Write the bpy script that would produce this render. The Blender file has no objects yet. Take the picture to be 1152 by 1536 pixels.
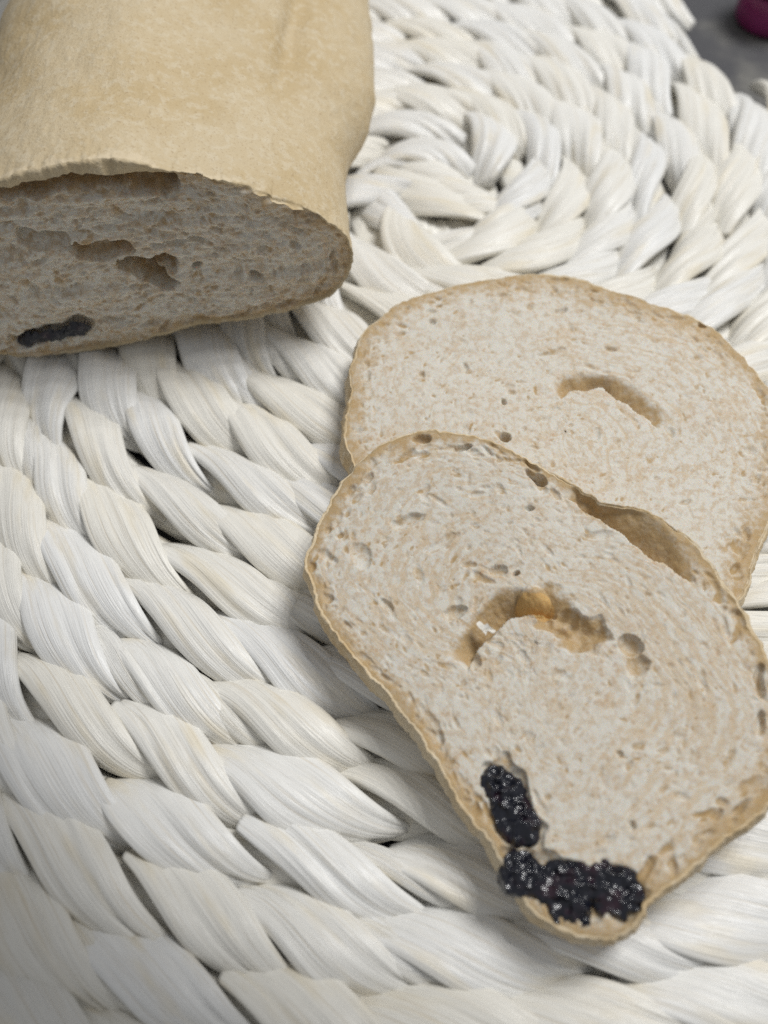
import bpy, math, random
import numpy as np
from mathutils import Vector

random.seed(7)
RS = np.random.RandomState(11)
scene = bpy.context.scene
R = math.radians

# ------------------------------------------------------------------ camera
CAM_H = 0.18                       # metres above the top of the mat
PITCH = R(60)                      # looking down
FPX = 768 / math.tan(R(30))        # focal length in photograph pixels
cd = bpy.data.cameras.new('camera')
cd.sensor_fit = 'VERTICAL'
cd.sensor_height = 24
cd.lens = 12 / math.tan(R(30))
cd.clip_start = 0.01
cd.clip_end = 20
cd.dof.use_dof = True
cd.dof.focus_distance = 0.195
cd.dof.aperture_fstop = 5.5
cam = bpy.data.objects.new('camera', cd)
scene.collection.objects.link(cam)
cam.location = (0, 0, CAM_H)
cam.rotation_euler = (R(90) - PITCH, 0, 0)
scene.camera = cam

# ------------------------------------------------------------------ light
w = bpy.data.worlds.new('World')
scene.world = w
w.use_nodes = True
w.node_tree.nodes['Background'].inputs[0].default_value = (0.96, 0.975, 1.0, 1)
w.node_tree.nodes['Background'].inputs[1].default_value = 0.30


def spot(name, loc, target, radius, power, col, cone, blend):
    l = bpy.data.lights.new(name, 'SPOT')
    l.shadow_soft_size = radius
    l.energy = power
    l.color = col
    l.spot_size = R(cone)
    l.spot_blend = blend
    o = bpy.data.objects.new(name, l)
    scene.collection.objects.link(o)
    o.location = loc
    o.rotation_euler = (Vector(target) - Vector(loc)).to_track_quat('-Z', 'Y').to_euler()
    return o


# added spots imitating one soft light over the table, behind and to the right; all cones end together at the near left corner, standing in for a shadow there
AIM = Vector((0.12, 0.22, 0))
RIM = Vector((-0.0585, 0.0165, 0))
for rad_, num_ in ((0.0, 1), (0.10, 6), (0.20, 12)):
    for k in range(num_):
        an_ = 2 * math.pi * k / num_
        lp_ = Vector((0.46 + rad_ * math.cos(an_), 0.45 + rad_ * math.sin(an_), 1.05))
        half_ = (AIM - lp_).angle(RIM - lp_)
        spot('soft_light_spot', lp_, AIM, 0.020, 2.50, (1.0, 0.995, 0.985), math.degrees(2 * half_), 0.20)

scene.view_settings.view_transform = 'Standard'
scene.view_settings.look = 'None'
scene.view_settings.exposure = 0.0
scene.view_settings.gamma = 1.0
scene.cycles.use_denoising = False

# ------------------------------------------------------------------ helpers
FW = np.array([0, math.cos(PITCH), -math.sin(PITCH)])
UP = np.array([0, math.sin(PITCH), math.cos(PITCH)])
RT = np.array([1.0, 0, 0])
CP = np.array([0, 0, CAM_H])


def ray(x, y):
    return FW + RT * (x - 576) / FPX + UP * (768 - y) / FPX


def at(x, y, z=0.0):
    """point of the horizontal plane at height z seen at a photograph pixel"""
    d = ray(x, y)
    return CP + d * ((z - CAM_H) / d[2])


def on_plane(x, y, p, n):
    d = ray(x, y)
    return CP + d * (np.dot(np.asarray(p) - CP, n) / np.dot(d, n))


def pix(p):
    q = np.asarray(p) - CP
    z = q @ FW
    return 576 + FPX * (q @ RT) / z, 768 - FPX * (q @ UP) / z


TAB = RS.rand(256, 256)


def vnoise(x, y, seed=0):
    x = np.asarray(x, float) + seed * 17.31
    y = np.asarray(y, float) + seed * 9.77
    xi = np.floor(x).astype(int)
    yi = np.floor(y).astype(int)
    fx = x - xi
    fy = y - yi
    fx = fx * fx * (3 - 2 * fx)
    fy = fy * fy * (3 - 2 * fy)
    a = TAB[xi & 255, yi & 255]
    b = TAB[(xi + 1) & 255, yi & 255]
    c = TAB[xi & 255, (yi + 1) & 255]
    d = TAB[(xi + 1) & 255, (yi + 1) & 255]
    return (a + (b - a) * fx + (c - a) * fy + (a - b - c + d) * fx * fy) * 2 - 1


def fbm(x, y, seed=0, oct=4):
    s = 0
    a = 0.5
    for k in range(oct):
        s = s + a * vnoise(np.asarray(x) * 2 ** k, np.asarray(y) * 2 ** k, seed + k)
        a *= 0.5
    return s


def mesh_obj(name, verts, faces, mat, parent=None, uv=None, attrs=None, smooth=True):
    me = bpy.data.meshes.new(name)
    verts = np.asarray(verts, np.float32)
    me.from_pydata(verts.tolist(), [], faces.tolist() if isinstance(faces, np.ndarray) else faces)
    if smooth:
        me.polygons.foreach_set('use_smooth', np.ones(len(me.polygons), bool))
    if uv is not None:
        ul = me.uv_layers.new(name='UVMap')
        li = np.empty(len(me.loops), np.int32)
        me.loops.foreach_get('vertex_index', li)
        ul.data.foreach_set('uv', np.asarray(uv, np.float32)[li].ravel())
    for k, v in (attrs or {}).items():
        a = me.attributes.new(k, 'FLOAT', 'POINT')
        a.data.foreach_set('value', np.asarray(v, np.float32))
    me.update()
    o = bpy.data.objects.new(name, me)
    scene.collection.objects.link(o)
    me.materials.append(mat)
    if parent:
        o.parent = parent
    return o


def empty(name, loc, label, cat, group=None):
    o = bpy.data.objects.new(name, None)
    o.empty_display_size = 0.01
    scene.collection.objects.link(o)
    o.location = loc
    o['label'] = label
    o['category'] = cat
    if group:
        o['group'] = group
    return o


def ring_faces(nr, ns, off=0, flip=False):
    """quads of nr closed rings with ns vertices each"""
    i, j = np.meshgrid(np.arange(nr - 1), np.arange(ns), indexing='ij')
    a = off + i * ns + j
    b = off + i * ns + (j + 1) % ns
    c = b + ns
    d = a + ns
    f = np.stack([a, b, c, d], -1).reshape(-1, 4)
    return f[:, ::-1] if flip else f


def closed_curve(pts, n):
    """smooth closed curve through pts, n samples evenly spaced"""
    p = np.asarray(pts, float)
    m = len(p)
    out = []
    for i in range(m):
        p0, p1, p2, p3 = p[i - 1], p[i], p[(i + 1) % m], p[(i + 2) % m]
        for t in np.linspace(0, 1, 24, endpoint=False):
            out.append(0.5 * (2 * p1 + (p2 - p0) * t + (2 * p0 - 5 * p1 + 4 * p2 - p3) * t * t
                              + (3 * p1 - p0 - 3 * p2 + p3) * t ** 3))
    out = np.array(out)
    d = np.r_[0, np.cumsum(np.linalg.norm(np.roll(out, -1, 0) - out, axis=1))]
    q = np.vstack([out, out[:1]])
    s = np.linspace(0, d[-1], n, endpoint=False)
    return np.stack([np.interp(s, d, q[:, k]) for k in range(p.shape[1])], 1)


# ------------------------------------------------------------------ materials
class NT:
    def __init__(self, name):
        self.m = bpy.data.materials.new(name)
        self.m.use_nodes = True
        self.t = self.m.node_tree
        self.b = self.t.nodes['Principled BSDF']

    def n(self, typ, **kw):
        nd = self.t.nodes.new(typ)
        for k, v in kw.items():
            if k.startswith('i_'):
                key = k[2:]
                key = int(key) if key.isdigit() else key.replace('_', ' ')
                if isinstance(v, bpy.types.NodeSocket):
                    self.t.links.new(v, nd.inputs[key])
                else:
                    nd.inputs[key].default_value = v
            else:
                setattr(nd, k, v)
        return nd

    def noise(self, vec, scale, detail=3, rough=0.55):
        return self.n('ShaderNodeTexNoise', i_Vector=vec, i_Scale=scale, i_Detail=detail, i_Roughness=rough).outputs['Fac']

    def ramp(self, fac, lo, hi):
        return self.n('ShaderNodeMapRange', i_Value=fac, i_From_Min=lo, i_From_Max=hi, interpolation_type='SMOOTHSTEP').outputs[0]

    def mix(self, fac, a, b, mode='MIX'):
        nd = self.t.nodes.new('ShaderNodeMix')
        nd.data_type = 'RGBA'
        nd.blend_type = mode
        for s, v in ((nd.inputs[0], fac), (nd.inputs[6], a), (nd.inputs[7], b)):
            if isinstance(v, bpy.types.NodeSocket):
                self.t.links.new(v, s)
            else:
                s.default_value = v if not isinstance(v, tuple) or len(v) == 4 else (*v, 1)
        return nd.outputs[2]

    def math(self, op, a, b=0.0):
        nd = self.t.nodes.new('ShaderNodeMath')
        nd.operation = op
        for s, v in ((nd.inputs[0], a), (nd.inputs[1], b)):
            if isinstance(v, bpy.types.NodeSocket):
                self.t.links.new(v, s)
            else:
                s.default_value = v
        return nd.outputs[0]

    def attr(self, name):
        return self.n('ShaderNodeAttribute', attribute_name=name).outputs['Fac']

    def obj(self):
        return self.n('ShaderNodeTexCoord').outputs['Object']

    def bump(self, h, dist, strength=1.0, normal=None):
        nd = self.n('ShaderNodeBump', i_Height=h, i_Distance=dist, i_Strength=strength)
        if normal is not None:
            self.t.links.new(normal, nd.inputs['Normal'])
        return nd.outputs[0]

    def out(self, col=None, rough=None, normal=None, **kw):
        for key, v in (('Base Color', col), ('Roughness', rough), ('Normal', normal)):
            if v is None:
                continue
            s = self.b.inputs[key]
            if isinstance(v, bpy.types.NodeSocket):
                self.t.links.new(v, s)
            else:
                s.default_value = (*v, 1) if isinstance(v, tuple) and len(v) == 3 else v
        for k, v in kw.items():
            self.b.inputs[k.replace('_', ' ')].default_value = v
        return self.m


def mat_husk():
    m = NT('corn_husk')
    uv = m.n('ShaderNodeTexCoord').outputs['UV']
    rnd = m.n('ShaderNodeObjectInfo').outputs['Random']
    off = m.n('ShaderNodeCombineXYZ', i_X=m.math('MULTIPLY', rnd, 91.0), i_Y=m.math('MULTIPLY', rnd, 37.0), i_Z=0.0).outputs[0]
    p = m.n('ShaderNodeVectorMath', operation='ADD', i_0=uv, i_1=off).outputs[0]
    st = m.n('ShaderNodeMapping', i_Vector=p, i_Scale=(1.3, 20.0, 1)).outputs[0]
    st2 = m.n('ShaderNodeMapping', i_Vector=p, i_Scale=(3.0, 80.0, 1)).outputs[0]
    blot = m.n('ShaderNodeMapping', i_Vector=p, i_Scale=(2.2, 3.0, 1)).outputs[0]
    fib = m.noise(st, 1.0, 4, 0.6)
    fine = m.noise(st2, 1.0, 3, 0.6)
    bl = m.noise(blot, 1.0, 3)
    c = m.mix(m.ramp(rnd, 0.0, 1.0), (0.785, 0.785, 0.768), (0.80, 0.778, 0.71))
    c = m.mix(m.math('MULTIPLY', m.ramp(bl, 0.50, 0.74), 0.58), c, (0.72, 0.635, 0.46))
    c = m.mix(m.math('MULTIPLY', m.ramp(fib, 0.52, 0.72), 0.50), c, (0.60, 0.52, 0.39))
    c = m.mix(m.math('MULTIPLY', m.ramp(fine, 0.56, 0.74), 0.35), c, (0.58, 0.50, 0.38))
    b = m.bump(fib, 0.0005, 0.7)
    b = m.bump(fine, 0.00016, 0.6, b)
    return m.out(c, m.math('ADD', m.math('MULTIPLY', fine, 0.22), 0.24), b, Specular_IOR_Level=0.5)


def mat_crumb(name, dark=1.0):
    m = NT(name)
    o = m.obj()
    tan = m.attr('tan')
    sw = m.attr('swirl')
    n1 = m.noise(o, 130, 4, 0.6)
    n2 = m.noise(o, 620, 3, 0.6)
    n3 = m.noise(o, 1700, 3, 0.65)
    nv = m.n('ShaderNodeTexNoise', i_Vector=o, i_Scale=1300.0, i_Detail=2).outputs['Color']
    wv = m.n('ShaderNodeVectorMath', operation='MULTIPLY_ADD', i_0=nv, i_1=(0.0011, 0.0011, 0.0011), i_2=o).outputs[0]
    v = m.n('ShaderNodeTexVoronoi', i_Vector=wv, i_Scale=720.0, i_Randomness=1.0)
    spk = m.math('MULTIPLY', m.ramp(v.outputs['Distance'], 0.42, 0.16), m.ramp(n1, 0.40, 0.58))
    c = m.mix(m.math('MULTIPLY', m.ramp(n2, 0.44, 0.66), 0.75), (0.62, 0.59, 0.52), (0.515, 0.425, 0.315))
    c = m.mix(m.math('MULTIPLY', m.ramp(sw, 0.05, 0.5), 0.6), c, (0.55, 0.43, 0.285))
    c = m.mix(m.math('MULTIPLY', m.ramp(n1, 0.50, 0.72), 0.40), c, (0.56, 0.45, 0.31))
    c = m.mix(m.math('MULTIPLY', spk, 0.48), c, (0.46, 0.31, 0.18))
    tn = m.math('ADD', tan, m.math('MULTIPLY', m.math('SUBTRACT', n2, 0.5), 0.9))
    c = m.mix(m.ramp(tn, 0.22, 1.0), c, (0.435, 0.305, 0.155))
    c = m.mix(m.ramp(tan, 1.05, 1.7), c, (0.56, 0.36, 0.145))
    h = m.math('ADD', n3, m.math('MULTIPLY', n2, 1.3))
    b = m.bump(h, 0.0002, 0.5)
    return m.out(c, 0.75, b, Specular_IOR_Level=0.25, Subsurface_Weight=0.30, Subsurface_Radius=(0.0022, 0.0015, 0.0009), Subsurface_Scale=1.0)


def mat_crust(name, base, tanc, flour):
    m = NT(name)
    o = m.obj()
    n1 = m.noise(o, 45, 4, 0.6)
    n2 = m.noise(o, 420, 4, 0.65)
    n3 = m.noise(o, 1500, 2, 0.6)
    c = m.mix(m.ramp(n1, 0.36, 0.66), base, tanc)
    c = m.mix(m.math('MULTIPLY', m.ramp(n2, 0.46, 0.66), 0.6), c, flour)
    c = m.mix(m.math('MULTIPLY', m.ramp(n3, 0.56, 0.72), 0.42), c, (0.32, 0.21, 0.10))
    c = m.mix(m.ramp(m.math('ADD', m.attr('torn'), m.math('MULTIPLY', m.math('SUBTRACT', n2, 0.5), 1.6)), 0.30, 0.85), c, (0.62, 0.52, 0.36))
    b = m.bump(m.math('ADD', n2, m.math('MULTIPLY', n3, 0.6)), 0.0006, 0.5)
    return m.out(c, 0.62, b, Specular_IOR_Level=0.3)


def mat_filling():
    m = NT('black_filling')
    o = m.obj()
    n1 = m.noise(o, 900, 3)
    n2 = m.noise(o, 260, 2)
    c = m.mix(m.ramp(n2, 0.5, 0.75), (0.005, 0.006, 0.012), (0.025, 0.008, 0.016))
    return m.out(c, 0.25, m.bump(n1, 0.0001, 0.25), Specular_IOR_Level=0.55, Coat_Weight=0.25, Coat_Roughness=0.06)


def mat_plain(name, col, col2, scale, rough):
    m = NT(name)
    o = m.obj()
    n = m.noise(o, scale, 4, 0.6)
    return m.out(m.mix(m.ramp(n, 0.35, 0.65), col, col2), rough, m.bump(n, 0.0008, 0.4))


M_HUSK = mat_husk()
M_CRUMB = mat_crumb('bread_crumb')
M_LOAFCRUST = mat_crust('loaf_crust', (0.555, 0.455, 0.295), (0.50, 0.385, 0.215), (0.61, 0.53, 0.385))
M_CRUST = mat_crust('slice_crust', (0.64, 0.53, 0.36), (0.54, 0.40, 0.22), (0.70, 0.62, 0.48))
M_FILL = mat_filling()

# ------------------------------------------------------------------ table
tv = np.array([(-1.2, -0.8, -0.0135), (1.2, -0.8, -0.0135), (1.2, 1.6, -0.0135), (-1.2, 1.6, -0.0135)])
tab = mesh_obj('table', tv, [(0, 1, 2, 3)], mat_plain('dark_grey_table', (0.06, 0.06, 0.065), (0.16, 0.155, 0.14), 34, 0.7))
tab['kind'] = 'structure'

# ------------------------------------------------------------------ woven mat
P = 0.0130                                   # coil pitch
CEN = at(652, 272, 0)[:2]
mat_root = empty('woven_placemat', (CEN[0], CEN[1], -0.0135),
                 'whitish woven placemat of coiled corn husk braid under the bread', 'placemat')
R0 = 0.15 * P
ZT = -0.0075                                 # rope axis height


def spiral_r(phi):
    return R0 + P * phi / (2 * math.pi)


def coil_limit(phi):
    """the mat reaches less far at its upper right, where its rim shows"""
    a = phi % (2 * math.pi)
    d = abs((a - R(31) + math.pi) % (2 * math.pi) - math.pi)
    return (8.25 + 10 * min(1, max(0, (d - R(7)) / R(60)))) * P


def strand_mesh(phi0, X, amp, wid, hgt, nt, nu, rnd, rot=0.0, roll=0.58, flat=None):
    t = np.linspace(-1, 1, nt)
    psi0 = R(rnd.uniform(106, 120))
    psi = psi0 * t + R(rnd.uniform(-7, 7))
    x = X * t
    a = amp
    dpsi = psi0 / X
    cx, cy, cz = x, 1.20 * a * np.sin(psi), a * np.cos(psi) * 0.95
    T = np.stack([np.ones(nt), a * np.cos(psi) * dpsi, -a * np.sin(psi) * dpsi * 0.92], 1)
    T /= np.linalg.norm(T, axis=1)[:, None]
    N = np.stack([np.zeros(nt), np.sin(psi * roll), np.cos(psi * roll)], 1)
    B = np.cross(N, T)
    B /= np.linalg.norm(B, axis=1)[:, None]
    N = np.cross(T, B)
    skew = rnd.uniform(-0.12, 0.12)
    ts = np.clip(t + 0.16 + skew * (1 - t * t), -1.2, 1.2)
    env = np.where(ts < 0, np.clip(1 - np.abs(ts / 1.16) ** 3.4, 0, 1) ** 0.55, np.clip(1 - np.abs(ts / 1.16) ** 2.1, 0, 1) ** 0.75)
    wt = wid * (0.15 + 0.85 * env) * (1 + 0.12 * vnoise(t * 1.3, t * 0 + 2.5, rnd.randint(0, 90)))
    ht = hgt * (0.30 + 0.70 * env)
    al = np.linspace(0, 2 * math.pi, nu, endpoint=False)
    ca, sa = np.cos(al), np.sin(al)
    sx = np.sign(ca) * np.abs(ca) ** 1.0
    sz = np.sign(sa) * np.abs(sa) ** 1.05
    seed = rnd.randint(0, 200)
    # folds that run along the strip and fan out from its ends
    uu = ca[None, :] * np.ones((nt, 1))
    tt = t[:, None] * np.ones((1, nu))
    fold = vnoise(uu * 3.2 + tt * 0.5, tt * 0.8, seed) * 0.6 + vnoise(uu * 7.5 + tt * 0.6, tt * 0.7, seed + 3) * 0.35
    for _ in range(rnd.choice((0, 1, 1, 2))):
        cu, sl, cw = rnd.uniform(-0.75, 0.75), rnd.uniform(-0.3, 0.3), rnd.uniform(0.05, 0.10)
        fold -= rnd.uniform(0.5, 1.3) * np.exp(-((uu - cu - sl * tt) / cw) ** 2) * np.clip(0.35 + np.abs(tt) + 0.5 * vnoise(tt * 1.5, tt * 0 + cu, seed), 0, 1)
    top = np.clip(sa, 0, 1)[None, :]
    wob = 1 + 0.10 * vnoise(tt * 1.5, np.sign(uu) * 3, seed + 9)
    pos = (np.stack([cx, cy, cz], 1)[:, None, :]
           + B[:, None, :] * (wt[:, None] * sx[None, :] * wob)[..., None]
           + N[:, None, :] * (ht[:, None] * sz[None, :] + top * fold * P * 0.062)[..., None])
    r = spiral_r(phi0) + R0 * 0
    # roll the strip onto the spiral
    X_, Y_, Z_ = pos[..., 0] * math.cos(rot) - pos[..., 1] * math.sin(rot), pos[..., 0] * math.sin(rot) + pos[..., 1] * math.cos(rot), pos[..., 2]
    ph = phi0 + X_ / max(r, 0.55 * P)
    rr = spiral_r(ph) + Y_
    out = np.stack([rr * np.cos(ph), rr * np.sin(ph), Z_ + ZT + 0.0135], -1)
    if flat is not None:
        ca_, sa_ = math.cos(flat[2]), math.sin(flat[2])
        out = np.stack([flat[0] + X_ * ca_ - Y_ * sa_, flat[1] + X_ * sa_ + Y_ * ca_, Z_ + ZT + 0.0135 + flat[3]], -1)
    uv = np.stack([tt * 0.5 + 0.5, uu * 0.5 + 0.5 + 0.03 * tt], -1)
    v = out.reshape(-1, 3)
    f = ring_faces(nt, nu).tolist()
    f.append(list(range(nu))[::-1])
    f.append(list(range((nt - 1) * nu, nt * nu)))
    return v, f, uv.reshape(-1, 2)


phi = 1.6
items = []
rs = random.Random(5)
while True:
    r = spiral_r(phi)
    if r > 20.5 * P:
        break
    k = min(1.0, 0.72 + 0.28 * r / (2.5 * P))
    if 1.35 * P < r < coil_limit(phi):
        c = np.array([CEN[0] + r * math.cos(phi), CEN[1] + r * math.sin(phi), 0])
        px, py = pix(c)
        if -900 < px < 2300 and -700 < py < 3200 and (c - CP) @ FW > 0.03:
            dist = max(0, -px, px - 1152, -py, py - 1536)
            items.append((dist, phi, k))
    phi += 2.0 * P * k * rs.uniform(0.82, 1.18) / max(r, 0.6 * P)

items.sort(key=lambda q: q[0])
stuff_v, stuff_f, stuff_uv, so = [], [], [], 0
for i, (dist, ph0, k) in enumerate(items):
    r = spiral_r(ph0)
    v, f, uv = strand_mesh(ph0, 1.62 * P * k * rs.uniform(0.90, 1.12), P * 0.33 * rs.uniform(0.90, 1.12),
                           P * 0.52 * rs.uniform(0.84, 1.14) * (0.75 + 0.25 * k), P * 0.21 * rs.uniform(0.85, 1.2), 44 if i < 290 else 20, 56 if i < 290 else 16, rs, rs.gauss(0, 0.07) if k > 0.98 else rs.gauss(0, 0.30) if r > 1.7 * P else rs.uniform(-1.1, 1.1))
    if rs.random() < 0.28:      # a loose narrow strip of the same husk beside it
        v2, f2, uv2 = strand_mesh(ph0 + rs.choice((-0.55, 0.5)) * 2 * P / max(spiral_r(ph0), 0.6 * P), 1.5 * P * k, P * 0.31, P * rs.uniform(0.16, 0.28), P * 0.10, 24, 16, rs)
        f = f + [[q + len(v) for q in ff] for ff in f2]
        v, uv = np.vstack([v, v2]), np.vstack([uv, uv2])
    if i < 290:
        mesh_obj('braid_strand', v, f, M_HUSK, mat_root, uv)
    else:
        stuff_v.append(v)
        stuff_f += [[q + so for q in ff] for ff in f]
        stuff_uv.append(uv)
        so += len(v)
# the start of the coil: long strips laid across its middle
for (x1, y1), (x2, y2), wd, dz in (((596, 320), (700, 392), 0.50, 0.000), ((585, 248), (735, 318), 0.55, 0.0012), ((640, 345), (790, 340), 0.42, 0.0006),
                                   ((556, 262), (640, 372), 0.50, 0.0010), ((655, 262), (760, 300), 0.45, 0.0004), ((600, 215), (700, 262), 0.48, 0.0002)):
    a, b = at(x1, y1)[:2] - CEN, at(x2, y2)[:2] - CEN
    d = b - a
    v, f, uv = strand_mesh(1.0, np.linalg.norm(d) * 0.62, P * 0.16, P * wd, P * 0.20, 44, 56, rs, 0.0, 0.5, ((a[0] + b[0]) / 2, (a[1] + b[1]) / 2, math.atan2(d[1], d[0]), dz))
    mesh_obj('braid_strand', v, f, M_HUSK, mat_root, uv)
print('strands', len(items))
if stuff_v:
    o = mesh_obj('outer_braid', np.vstack(stuff_v), stuff_f, M_HUSK, mat_root, np.vstack(stuff_uv))
    o['kind'] = 'stuff'
# the cord that runs on under the strands
ph = np.arange(1.2, 2 * math.pi * 19.5, 0.05)
rr = spiral_r(ph)
keep = np.array([spiral_r(q) < coil_limit(q) for q in ph])
nu = 8
al = np.linspace(0, 2 * math.pi, nu, endpoint=False)
cv = np.stack([(rr[:, None] + 0.44 * P * np.cos(al)) * np.cos(ph)[:, None],
               (rr[:, None] + 0.44 * P * np.cos(al)) * np.sin(ph)[:, None],
               (0.0135 + ZT - 0.12 * P + 0.16 * P * np.sin(al))[None, :] + 0.05 * P * vnoise(ph[:, None] * 9, al[None, :])], -1)
f = ring_faces(len(ph), nu)
kk = keep[f[:, 0] // nu] & keep[np.minimum(f[:, 0] // nu + 1, len(keep) - 1)]
uvc = np.stack([(ph * rr / P * 0.3)[:, None] * np.ones(nu), np.ones((len(ph), 1)) * al / 6.28], -1)
o = mesh_obj('core_cord', cv.reshape(-1, 3), f[kk], M_HUSK, mat_root, uvc.reshape(-1, 2))

# ------------------------------------------------------------------ bread
RES = 0.00015


class Face:
    """cut face of the bread in its own plane, with a raster of pore depths"""

    def __init__(self, outline_px, p, n, ex, nseg, rough=0.00055, seed=1, elev=None):
        self.p = np.asarray(p, float)
        self.n = np.asarray(n, float) / np.linalg.norm(n)
        ex = np.asarray(ex, float)
        ex = ex - self.n * np.dot(ex, self.n)
        self.ex = ex / np.linalg.norm(ex)
        self.ey = np.cross(self.n, self.ex)
        pts = [self.loc(*q) for q in outline_px]
        c = closed_curve(pts, nseg)
        if np.sum(c[:, 0] * np.roll(c[:, 1], -1) - np.roll(c[:, 0], -1) * c[:, 1]) < 0:
            c = c[::-1]
        self.c = c
        tg = np.roll(c, -1, 0) - np.roll(c, 1, 0)
        tg /= np.linalg.norm(tg, axis=1)[:, None]
        self.nor = np.stack([tg[:, 1], -tg[:, 0]], 1)
        s = np.arange(nseg) / nseg
        ns = vnoise(np.cos(2 * math.pi * s) * 9, np.sin(2 * math.pi * s) * 9, seed) + 0.6 * vnoise(np.cos(2 * math.pi * s) * 26, np.sin(2 * math.pi * s) * 26, seed + 1) + 0.35 * vnoise(np.cos(2 * math.pi * s) * 60, np.sin(2 * math.pi * s) * 60, seed + 2)
        self.c = self.c + self.nor * (ns * rough)[:, None]
        self.mid = self.c.mean(0)
        self.lo = self.c.min(0) - 0.003
        sz = self.c.max(0) + 0.003 - self.lo
        self.gx, self.gy = int(sz[0] / RES) + 1, int(sz[1] / RES) + 1
        X, Y = np.meshgrid(self.lo[0] + np.arange(self.gx) * RES, self.lo[1] + np.arange(self.gy) * RES, indexing='ij')
        self.X, self.Y = X, Y
        self.wx = 0.0004 * fbm(X * 900, Y * 900, seed + 20, 3) + 0.0009 * vnoise(X * 260, Y * 260, seed + 23)
        self.wy = 0.0004 * fbm(X * 900, Y * 900, seed + 30, 3) + 0.0009 * vnoise(X * 260, Y * 260, seed + 33)
        self.D = np.zeros_like(X)
        self.T = np.zeros_like(X)

    def loc(self, x, y):
        q = on_plane(x, y, self.p, self.n) - self.p
        return np.array([q @ self.ex, q @ self.ey])

    def pore(self, c, a, b, ang, depth, tan=0.0, power=0.5, warp=1.0):
        m = max(a, b) * 1.2 + 0.0016 * warp
        i0, i1 = int((c[0] - m - self.lo[0]) / RES), int((c[0] + m - self.lo[0]) / RES) + 2
        j0, j1 = int((c[1] - m - self.lo[1]) / RES), int((c[1] + m - self.lo[1]) / RES) + 2
        i0, j0 = max(i0, 0), max(j0, 0)
        if i1 <= i0 or j1 <= j0:
            return
        s = (slice(i0, i1), slice(j0, j1))
        dx = self.X[s] + self.wx[s] * warp - c[0]
        dy = self.Y[s] + self.wy[s] * warp - c[1]
        ca, sa = math.cos(ang), math.sin(ang)
        q = ((dx * ca + dy * sa) / a) ** 2 + ((-dx * sa + dy * ca) / b) ** 2
        g = np.clip(1 - q, 0, 1)
        self.D[s] = np.maximum(self.D[s], depth * g ** power)
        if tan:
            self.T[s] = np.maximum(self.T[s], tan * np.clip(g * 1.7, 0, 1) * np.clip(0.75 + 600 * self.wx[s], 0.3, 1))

    def px_pore(self, p1, p2, hw, depth, tan=0.5, power=0.5, warp=1.0):
        """pore along the line between two photograph pixels, hw half width in metres"""
        a, b = self.loc(*p1), self.loc(*p2)
        d = b - a
        self.pore((a + b) / 2, max(np.linalg.norm(d) / 2, hw), hw, math.atan2(d[1], d[0]), depth, tan, power, warp)

    def line_dist(self, px):
        """distance to a line through photograph pixels, and the side it is passed on"""
        c = np.array([self.loc(*p) for p in px])
        X = self.X + self.wx * 0.9
        Y = self.Y + self.wy * 0.9
        best = np.full(X.shape, 9.0)
        side = np.zeros(X.shape)
        par = np.zeros(X.shape)
        for i, (a, b) in enumerate(zip(c[:-1], c[1:])):
            d = b - a
            L = np.linalg.norm(d)
            t = np.clip(((X - a[0]) * d[0] + (Y - a[1]) * d[1]) / L ** 2, 0, 1)
            ex, ey = X - a[0] - t * d[0], Y - a[1] - t * d[1]
            q = np.hypot(ex, ey)
            m = q < best
            best = np.where(m, q, best)
            side = np.where(m, d[0] * ey - d[1] * ex, side)
            par = np.where(m, (i + t) / (len(c) - 1), par)
        return best, side, par

    def px_path(self, pts, hw, depth, tan=0.5, power=0.6):
        d, _, par = self.line_dist(pts)
        k = hw * (1 + 0.30 * vnoise(self.X * 450, self.Y * 450, 77))
        g = np.clip(1 - (d / k) ** 2, 0, 1)
        self.D = np.maximum(self.D, depth * g ** power * (1 + 0.3 * vnoise(self.X * 600, self.Y * 600, 78)))
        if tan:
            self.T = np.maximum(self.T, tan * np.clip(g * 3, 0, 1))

    def pocket(self, pts, width, depth, tan, sgn=1):
        """hollow with a sharp edge along the line, its floor rising away from it"""
        d, side, par = self.line_dist(pts)
        m = (side * sgn > 0) & (par > 0) & (par < 1)
        g = np.where(m, np.clip(1 - d / width, 0, 1), 0) * np.clip(np.sin(np.pi * par), 0, 1) ** 0.6
        self.D = np.maximum(self.D, depth * g ** 1.3)
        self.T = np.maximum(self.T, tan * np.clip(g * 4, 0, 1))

    def scatter(self, n, amin, amax, seed, rmax=0.97, depth=0.8, tan=0.25, stretch=(1.0, 2.6), rmin=0.0):
        rn = random.Random(seed)
        N = len(self.c)
        for _ in range(n):
            k = rn.randrange(N)
            rho = math.sqrt(rmin ** 2 + (rmax ** 2 - rmin ** 2) * rn.random())
            c = self.mid + (self.c[k] - self.mid) * rho
            ang = math.atan2(self.nor[k][0], -self.nor[k][1]) + rn.gauss(0, 0.5)
            b = amin * (amax / amin) ** (rn.random() ** 2.2)
            st = rn.uniform(*stretch)
            self.pore(c, b * st, b, ang, b * depth * rn.uniform(0.6, 1.5), tan if rn.random() < 0.7 else 0, 0.7, min(1, b / 0.0008))

    def sample(self, G, xy):
        x = np.clip((xy[:, 0] - self.lo[0]) / RES, 0, self.gx - 1.001)
        y = np.clip((xy[:, 1] - self.lo[1]) / RES, 0, self.gy - 1.001)
        i, j = x.astype(int), y.astype(int)
        fx, fy = x - i, y - j
        return (G[i, j] * (1 - fx) * (1 - fy) + G[i + 1, j] * fx * (1 - fy) + G[i, j + 1] * (1 - fx) * fy + G[i + 1, j + 1] * fx * fy)

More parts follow.
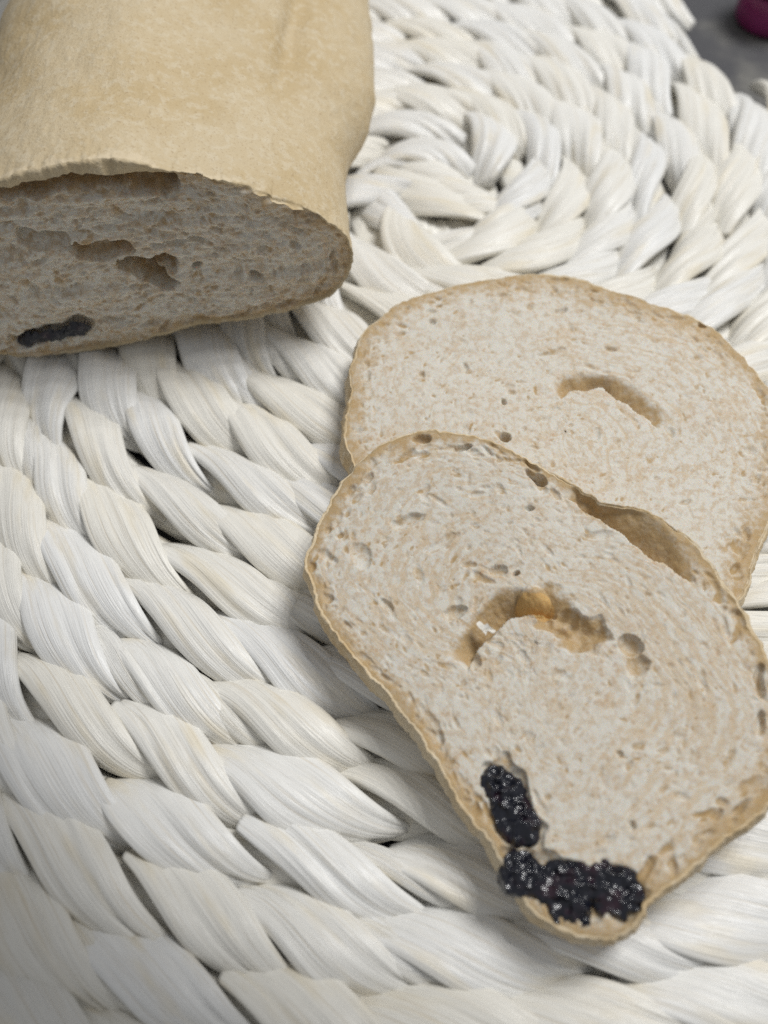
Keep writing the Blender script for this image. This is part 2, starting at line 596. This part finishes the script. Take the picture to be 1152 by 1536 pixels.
    def world(self, xy, h):
        return self.p + xy[:, :1] * self.ex + xy[:, 1:] * self.ey + np.asarray(h)[:, None] * self.n

    def crumb(self, root, nr, band=0.0035, bandtan=0.75, inset=0.00045, seed=3, dome=0.0006, hfun=None, tanmin=0.0):
        N = len(self.c)
        cc = self.c - self.nor * np.broadcast_to(np.asarray(inset), N)[:, None]
        rho = 1 - (1 - np.linspace(0.004, 1, nr)) ** 1.0
        xy = (self.mid + (cc - self.mid)[None] * rho[:, None, None]).reshape(-1, 2)
        edge = (1 - rho)[:, None] * np.linalg.norm(cc - self.mid, axis=1)[None, :]
        edge = edge.ravel()
        d = self.sample(self.D, xy)
        t = self.sample(self.T, xy)
        fade = np.clip(edge / 0.0006, 0, 1)
        h = -d * fade + 0.00011 * fbm(xy[:, 0] * 420, xy[:, 1] * 420, seed, 4) + dome * vnoise(xy[:, 0] * 60, xy[:, 1] * 60, seed + 7)
        if hfun is not None:
            h = h + hfun(xy)
        bw = band * (1 + 0.55 * vnoise(xy[:, 0] * 70, xy[:, 1] * 70, seed + 4) + 0.35 * vnoise(xy[:, 0] * 300, xy[:, 1] * 300, seed + 5))
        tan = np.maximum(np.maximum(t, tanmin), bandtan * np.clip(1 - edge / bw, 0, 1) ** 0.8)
        per = np.linalg.norm(np.roll(cc, -1, 0) - cc, axis=1).sum()
        along = (np.arange(N)[None, :] / N * per * rho[:, None]).ravel()
        wv = 0.0012 * vnoise(xy[:, 0] * 130, xy[:, 1] * 130, seed + 11)
        sw = fbm((edge + wv) * 1100, along * 330, seed + 12, 3) + 0.25 * vnoise(xy[:, 0] * 45, xy[:, 1] * 45, seed + 13)
        h = h - 0.00010 * np.clip(sw, 0, 1)
        v = self.world(xy, h) - np.array(root.location)
        f = ring_faces(nr, N).tolist()
        f.append(list(range(N))[::-1][::1])
        f[-1] = list(range(N))
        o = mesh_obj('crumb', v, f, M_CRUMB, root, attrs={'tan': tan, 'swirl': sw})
        # boundary heights, so that the crust starts where the crumb ends
        self.hb = h.reshape(nr, N)[-1]
        self.cb = cc
        return o

    def crust(self, root, thick, bulge=0.0012, seed=2):
        N = len(self.c)
        s = np.arange(N) / N * 2 * math.pi
        lip = -0.00010 + 0.0002 * vnoise(np.cos(s) * 30, np.sin(s) * 30, seed)
        prof = [(None, 0), (0.35, 0.35), (0.8, 0.1), (1.0, -0.35)]
        rings = [self.world(self.cb, self.hb)]
        for a, z in ((0.4, 1.0), (0.75, 0.9), (1.0, 0.0)):
            xy = self.cb + (self.c - self.cb) * a
            rings.append(self.world(xy, self.hb * (1 - a) + lip * z))
        for q in np.linspace(0.06, 1, 12):
            o = bulge * math.sin(q * math.pi * 0.9) - 0.0022 * max(0, (q - 0.75) / 0.25) ** 2
            nz = 0.0007 * fbm(np.cos(s) * 14 + q * 3, np.sin(s) * 14 + q * 5, seed + 5, 4)
            rings.append(self.world(self.c + self.nor * (o + nz)[:, None], -thick * q + 0 * s))
        xy = self.mid + (self.c - self.mid) * 0.5
        rings.append(self.world(xy, -thick + 0 * s))
        v = np.vstack(rings) - np.array(root.location)
        f = ring_faces(len(rings), N, flip=True)[:, ::-1].tolist()
        f.append([(len(rings) - 1) * N + k for k in range(N)])
        return mesh_obj('crust', v, f, M_CRUST, root)


def filling(face, root, lines, seed, lift=0.0000):
    """lump of glossy black paste with grains; lines = (pixels, half width m)"""
    X, Y = face.X, face.Y
    prof = np.zeros_like(X)
    for px, hw in lines:
        d, _, _ = face.line_dist(px)
        d = d + 0.0005 * fbm(X * 700, Y * 700, seed, 3)
        prof = np.maximum(prof, np.clip(1 - (d / hw) ** 2, -0.2, 1) * min(1.0, hw / 0.0035) ** 0.5)
    rn = np.random.RandomState(seed)
    cell = 0.00115
    jx, jy, jh = rn.rand(400, 400), rn.rand(400, 400), rn.rand(400, 400)
    U, V = (X - face.lo[0]) / cell, (Y - face.lo[1]) / cell
    iu, iv = U.astype(int), V.astype(int)
    grain = np.zeros_like(X)
    for a in (-1, 0, 1):
        for b in (-1, 0, 1):
            cu, cv = np.clip(iu + a, 0, 399), np.clip(iv + b, 0, 399)
            q = np.hypot(U - cu - jx[cu, cv], V - cv - jy[cu, cv])
            grain = np.maximum(grain, (0.35 + 0.65 * jh[cu, cv]) * np.sqrt(np.clip(1 - (q / 0.85) ** 2, 0, 1)))
    H = lift + 0.0016 * np.sqrt(np.clip(prof, 0, 1)) + (grain * 0.0003 + 0.0009 - 0.0022 * np.abs(fbm(X * 480, Y * 480, seed + 5, 2)) + 0.0002 * fbm(X * 1200, Y * 1200, seed + 9, 2)) - 0.0016
    H = np.where(prof <= 0.02, -0.0022, H)
    keep = prof > 0.0
    k2 = keep[:-1, :-1] & keep[1:, :-1] & keep[:-1, 1:] & keep[1:, 1:]
    idx = np.full(X.shape, -1)
    used = np.zeros_like(keep)
    used[:-1, :-1] |= k2
    used[1:, :-1] |= k2
    used[:-1, 1:] |= k2
    used[1:, 1:] |= k2
    idx[used] = np.arange(used.sum())
    v = face.world(np.stack([X[used], Y[used]], 1), H[used]) - np.array(root.location)
    i, j = np.nonzero(k2)
    f = np.stack([idx[i, j], idx[i + 1, j], idx[i + 1, j + 1], idx[i, j + 1]], 1)
    return mesh_obj('black_filling', v, f, M_FILL, root)


# ---- slice lying flat on the mat
TH = 0.0105
b_out = [(524, 684), (519, 645), (524, 590), (531, 535), (548, 495), (600, 455), (650, 437), (720, 420), (800, 411), (860, 417), (930, 440), (1000, 463),
         (1060, 488), (1110, 530), (1150, 580), (1185, 650), (1185, 730), (1150, 800), (1125, 860), (1108, 900), (1040, 960), (900, 970), (740, 900), (600, 800)]
mid = at(850, 680, 0)
back = empty('bread_slice', (mid[0], mid[1], 0.0), 'slice of pale brown bread lying flat, half covered by another slice', 'bread slice', 'slices cut from the loaf')
FB = Face(b_out, (mid[0], mid[1], TH), (0, 0, 1), (1, 0, 0), 760, seed=3)
FB.scatter(1500, 0.00016, 0.0006, 5, depth=0.40, tan=0.80)
FB.scatter(240, 0.0004, 0.0010, 6, depth=0.5, tan=0.68, stretch=(1.4, 3))
FB.scatter(170, 0.0004, 0.0011, 7, depth=0.9, tan=0.95, stretch=(1.3, 3), rmin=0.86, rmax=0.965)
FB.pocket([(838, 600), (866, 583), (905, 584), (945, 606), (990, 642)], 0.0054, 0.0056, 0.85)
for a, b, hw, dp in (((850, 466), (830, 460), .0009, .0012), ((905, 520), (925, 523), .0008, .0012), ((640, 478), (650, 484), .0010, .0014),
                     ((633, 566), (640, 560), .0009, .0012), ((1045, 478), (1060, 488), .0014, .002), ((752, 652), (770, 660), .0014, .003),
                     ((756, 604), (760, 600), .0008, .0016), ((695, 545), (698, 560), .0007, .001), ((800, 534), (850, 524), .0008, .0008)):
    FB.px_pore(a, b, hw, dp, 0.6)
FB.crumb(back, 190, band=0.0095, bandtan=0.85, seed=12)
FB.crust(back, TH, seed=4)

# ---- slice leaning on it
q1, q2, q3 = at(640, 646, 0.0195), at(1090, 890, 0.0215), at(900, 1405, 0.0120)
nf = np.cross(q2 - q1, q3 - q1)
nf = nf / np.linalg.norm(nf)
if nf[2] < 0:
    nf = -nf
f_out = [(640, 646), (596, 657), (552, 682), (512, 724), (484, 766), (466, 810), (460, 852), (474, 900), (500, 950), (545, 1000), (590, 1045), (625, 1100), (665, 1165), (705, 1225),
         (740, 1272), (770, 1330), (812, 1378), (862, 1402), (905, 1412), (948, 1392), (972, 1352), (1010, 1325), (1075, 1276), (1135, 1225), (1185, 1165), (1205, 1100),
         (1180, 1040), (1150, 985), (1122, 925), (1092, 880), (1060, 832), (1020, 796), (965, 764), (900, 750), (850, 722), (800, 690), (745, 664), (690, 648)]
mid = at(830, 1030, 0.0)
front = empty('bread_slice', (mid[0], mid[1], 0.0), 'slice of bread with glossy black filling at its tip, propped on the flat slice', 'bread slice', 'slices cut from the loaf')
FF = Face(f_out, q1, nf, (1, 0, 0), 900, seed=8)
FF.scatter(1700, 0.00016, 0.0006, 15, depth=0.40, tan=0.80)
FF.scatter(280, 0.0004, 0.0010, 16, depth=0.5, tan=0.68, stretch=(1.4, 3))
FF.scatter(170, 0.0004, 0.0010, 17, depth=0.9, tan=0.95, stretch=(1.3, 3.4), rmin=0.88, rmax=0.965)
for a, b, hw, dp, tn in (((783, 710), (822, 722), .0013, .0032, .9), ((783, 763), (800, 764), .0008, .0015, .8), ((585, 785), (640, 778), .0015, .0014, .45),
                         ((618, 663), (648, 656), .0010, .0020, .8), ((676, 678), (704, 672), .0010, .0018, .8), ((735, 850), (762, 853), .0011, .0014, .5),
                         ((770, 855), (775, 856), .0006, .0018, .8), ((665, 922), (700, 910), .0015, .0018, .5), ((577, 895), (585, 920), .0009, .0012, .5),
                         ((540, 810), (548, 850), .0022, .0010, .3), ((690, 800), (640, 830), .0012, .0007, .3), ((720, 1000), (705, 985), .0016, .0016, .5),
                         ((932, 966), (958, 968), .0028, .0026, .85), ((945, 985), (972, 1012), .0026, .0018, .7), ((925, 1135), (940, 1135), .0009, .0010, .5),
                         ((940, 1235), (950, 1237), .0007, .0012, .6), ((1135, 1000), (1143, 1045), .0010, .002, .9), ((1140, 1060), (1138, 1100), .0009, .0018, .8)):
    FF.px_pore(a, b, hw, dp, tn)
FF.pocket([(700, 1008), (728, 962), (768, 922), (815, 918), (850, 930)], 0.0062, 0.0066, 0.9)
FF.px_path([(790, 901), (812, 904)], 0.0030, 0.0020, 1.9)
FF.px_path([(835, 930), (862, 950), (885, 948)], 0.0036, 0.0032, 0.85, 0.9)
FF.pocket([(846, 742), (901, 777), (950, 816), (992, 848), (1040, 872)], 0.0075, 0.0062, 0.9)
FF.px_path([(755, 1165), (770, 1215), (783, 1255)], 0.0040, 0.0020, 0.5)
FF.px_path([(775, 1305), (830, 1320), (880, 1340), (930, 1335)], 0.0046, 0.0022, 0.5)
FF.px_path([(955, 1325), (978, 1292)], 0.0012, 0.0012, 0.9)
lump_c = FF.loc(801, 902)


def lump(xy):
    q = np.hypot(xy[:, 0] - lump_c[0] + 0.0003 * vnoise(xy[:, 0] * 700, xy[:, 1] * 700, 3), xy[:, 1] - lump_c[1]) / 0.0033
    return 0.0026 * np.sqrt(np.clip(1 - q * q, 0, 1))


FF.crumb(front, 200, hfun=lump, band=0.0060, bandtan=0.9, seed=22)
FF.crust(front, TH, seed=14)
filling(FF, front, [([(750, 1175), (763, 1200), (774, 1225), (781, 1246)], 0.0036)], 3)
filling(FF, front, [([(772, 1309), (810, 1328), (850, 1348)], 0.0034), ([(850, 1326), (890, 1324), (928, 1338)], 0.0045), ([(845, 1358), (868, 1368)], 0.0030)], 4)

# the torn white flake in its hole
c0 = FF.loc(727, 945)
an = np.linspace(0, 2 * math.pi, 40, endpoint=False)
shape = np.array([(-1.5, 0.9), (-0.7, 1.3), (-0.1, 0.6), (0.5, 0.9), (1.0, 0.2), (1.9, -0.3), (1.5, -1.0), (0.6, -0.6), (0.1, -1.3), (-0.5, -0.4), (-1.1, 0.1)]) * 0.0011
ring = c0 + closed_curve(shape, 40) + RS.normal(0, 0.00005, (40, 2))
an = np.arctan2(ring[:, 1] - c0[1], ring[:, 0] - c0[0])
hz = 0.0013 + 0.0006 * vnoise(np.cos(an) * 1.5, np.sin(an) * 1.5, 8)
v = np.vstack([FF.world(ring, hz), FF.world(c0 + (ring - c0) * 0.95, hz - 0.0005)]) - np.array(front.location)
f = ring_faces(2, 40).tolist() + [list(range(40)), list(range(40, 80))[::-1]]
mesh_obj('crumb_flake', v, f, mat_plain('white_crumb', (0.75, 0.73, 0.68), (0.70, 0.66, 0.58), 900, 0.7), front, smooth=False)

# ------------------------------------------------------------------ loaf
lp = np.array([-0.09, 0.151, 0.0])
ln = np.array([0.12, -1.0, 0.0])
l_out = [(0, 268), (60, 252), (120, 246), (180, 243), (240, 255), (300, 263), (360, 276), (420, 300), (480, 322), (515, 345), (531, 380), (524, 410), (500, 440),
         (460, 459), (420, 468), (360, 480), (300, 488), (250, 500), (200, 512), (150, 523), (100, 529), (40, 533), (-30, 528), (-80, 505), (-118, 455), (-125, 400), (-110, 345), (-70, 300)]
loaf = empty('bread_loaf', (-0.06, 0.25, 0.0), 'cut loaf of pale golden bread with its crumb side towards the slices', 'bread loaf')
FL = Face(l_out, lp, ln, (1, 0, 0), 760, seed=31)
FL.scatter(1500, 0.0002, 0.0009, 35, depth=0.8, tan=0.7, stretch=(1.2, 3))
FL.scatter(260, 0.0005, 0.0013, 36, depth=1.1, tan=0.5, stretch=(1.3, 3))
FL.px_path([(20, 290), (70, 275), (130, 270), (200, 268), (250, 280)], 0.0032, 0.0065, 0.85)
FL.px_path([(150, 260), (188, 256)], 0.0046, 0.0110, 0.95)
FL.px_path([(125, 378), (180, 376)], 0.0026, 0.0060, 0.7)
FL.px_path([(195, 400), (225, 402), (252, 396)], 0.0026, 0.0100, 0.7)
FL.px_path([(222, 412), (250, 425)], 0.0026, 0.0090, 0.7)
FL.px_path([(40, 362), (90, 362)], 0.0022, 0.0030, 0.3)
FL.px_pore((380, 406), (384, 416), .0016, .0035, .4)
FL.px_pore((295, 395), (298, 405), .0014, .003, .4)
FL.px_path([(30, 510), (90, 497), (125, 488)], 0.0030, 0.0022, 0.5)


def cut_relief(xy):
    return 0.0019 * fbm(xy[:, 0] * 90, xy[:, 1] * 320, 41, 4)


wz = FL.world(FL.c, np.zeros(len(FL.c)))[:, 2]
wx = FL.world(FL.c, np.zeros(len(FL.c)))[:, 0]
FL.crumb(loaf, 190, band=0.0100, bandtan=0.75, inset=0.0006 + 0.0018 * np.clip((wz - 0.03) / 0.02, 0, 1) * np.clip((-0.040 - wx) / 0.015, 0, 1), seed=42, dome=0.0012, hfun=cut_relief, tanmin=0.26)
filling(FL, loaf, [([(42, 512), (80, 503), (120, 492)], 0.0023)], 9, lift=0.0005)

# crust: the outline carried back along the loaf
N = len(FL.c)
base = FL.world(FL.c, np.zeros(N))
inner = FL.world(FL.cb, FL.hb)
zc = 0.032
s = np.arange(N) / N * 2 * math.pi
topw = np.clip((base[:, 2] - 0.025) / 0.03, 0, 1)
jag = fbm(np.cos(s) * 5, np.sin(s) * 5, 51, 7) + 0.25 * fbm(np.cos(s) * 33, np.sin(s) * 33, 58, 2)
lip = (0.0002 + 0.0022 * jag) * (0.30 + 0.70 * topw * np.clip((-0.036 - wx) / 0.02, 0.15, 1))
arch = np.exp(-((base[:, 0] - on_plane(172, 245, lp, ln / np.linalg.norm(ln))[0]) / 0.0055) ** 2) * topw
base = base + np.array([0, 0, 1]) * (0.0012 * arch)[:, None]
lip = lip - 0.0005 * arch
rings = [inner]
torn = [np.zeros(N)] + [0.3 * topw] * 3
rag = 0.0035 * np.clip(0.6 + 1.2 * fbm(np.cos(s) * 9, np.sin(s) * 9, 71, 3), 0.15, 2)
for a, k in ((0.35, 0.7), (0.7, 1.0), (1.0, 0.6)):
    p = inner + (base - inner) * a
    p = p + np.array([0, -1, 0]) * (lip * k)[:, None] + np.array([0, 0, 1]) * (0.0016 * k * jag * topw)[:, None]
    rings.append(p)
kern = np.hanning(71)
kern /= kern.sum()
soft = np.stack([np.convolve(np.r_[base[-35:, k], base[:, k], base[:35, k]], kern, 'valid') for k in range(3)], 1)
hard = base
ys = np.r_[np.linspace(0.0005, 0.0095, 16), np.linspace(0.0105, 0.20, 110)]
sil_y = np.array([0, 0.008, 0.018, 0.028, 0.038, 0.048, 0.058, 0.075, 0.10, 0.20])
sil_d = np.array([0, -0.0005, -0.0018, -0.0028, -0.0008, 0.0035, 0.0055, 0.0050, 0.004, 0.004])
cx = base[:, 0].mean()
for y in ys:
    e = max(0.0, (y - 0.165) / 0.035)
    g = min(1.0, y / 0.006)
    base = hard * (1 - g) + soft * g
    sc = math.sqrt(max(0.0, 1 - min(e, 0.999) ** 2.2))
    right = np.clip((base[:, 0] - cx) / 0.055, 0, 1) ** 2.5
    x = cx + (base[:, 0] - cx) * (0.25 + 0.75 * sc) + np.interp(y, sil_y, sil_d) * right
    z = zc + (base[:, 2] - zc) * (0.25 + 0.75 * sc)
    yy = base[:, 1] + y
    q = np.stack([x, yy, z], 1)
    nrm = np.stack([FL.nor @ np.array([1.0, 0]), np.zeros(N), FL.nor @ np.array([0, 1.0])], 1)
    grow = min(1, y / 0.02)
    lump = 0.0020 * fbm(x * 34, yy * 30 + z * 25, 61, 2) * grow + 0.00022 * fbm(x * 800, yy * 800 + z * 600, 62, 2)
    lump = lump + (0.00045 * vnoise(x * 95, yy * 80 + z * 60, 64) + 0.00022 * vnoise(x * 260, yy * 240 + z * 200, 65)) * grow
    # soft creases of the rolled dough on the shoulder
    cr = -0.0040 * np.exp(-((x - (-0.023 + 0.05 * (y - 0.06))) / 0.0030) ** 2) * math.exp(-((y - 0.064) / 0.022) ** 2)
    cr2 = -0.0012 * np.exp(-((x - (-0.0075 + 0.03 * (y - 0.03))) / 0.0026) ** 2) * math.exp(-((y - 0.055) / 0.03) ** 2)
    tn = np.clip(1.2 - y / rag, 0, 1) * topw
    torn.append(tn)
    lump = lump + 0.0007 * tn * fbm(np.cos(s) * 45 + y * 500, np.sin(s) * 45 + y * 700, 72, 3)
    rings.append(q + nrm * (lump + (cr + cr2) * topw)[:, None])
v = np.vstack(rings) - np.array(loaf.location)
f = ring_faces(len(rings), N).tolist()
f.append([(len(rings) - 1) * N + k for k in range(N)])
mesh_obj('crust', v, f, M_LOAFCRUST, loaf, attrs={'torn': np.concatenate(torn)})

# ------------------------------------------------------------------ jar at the far corner of the table
jp = at(1150, 33, -0.0135)
jar = empty('jar', (jp[0], jp[1], -0.0135), 'small magenta jar with black lid on the dark table beyond the mat', 'jar')


def lathe(name, prof, mat, parent, n=48):
    an = np.linspace(0, 2 * math.pi, n, endpoint=False)
    v = np.vstack([np.stack([r * np.cos(an), r * np.sin(an), np.full(n, z)], 1) for r, z in prof])
    f = ring_faces(len(prof), n).tolist()
    f.append(list(range(n))[::-1])
    f.append([(len(prof) - 1) * n + k for k in range(n)])
    return mesh_obj(name, v, f, mat, parent)


lathe('body', [(.008, 0), (.0115, .0008), (.0125, .003), (.0125, .011), (.0115, .013), (.010, .0135)], mat_plain('magenta_glass', (0.20, 0.02, 0.10), (0.26, 0.03, 0.14), 60, 0.3), jar)
lathe('lid', [(.010, .0136), (.0122, .0138), (.0126, .015), (.0126, .021), (.0118, .022), (.004, .0222)], mat_plain('black_plastic', (0.012, 0.012, 0.014), (0.02, 0.02, 0.022), 60, 0.4), jar)
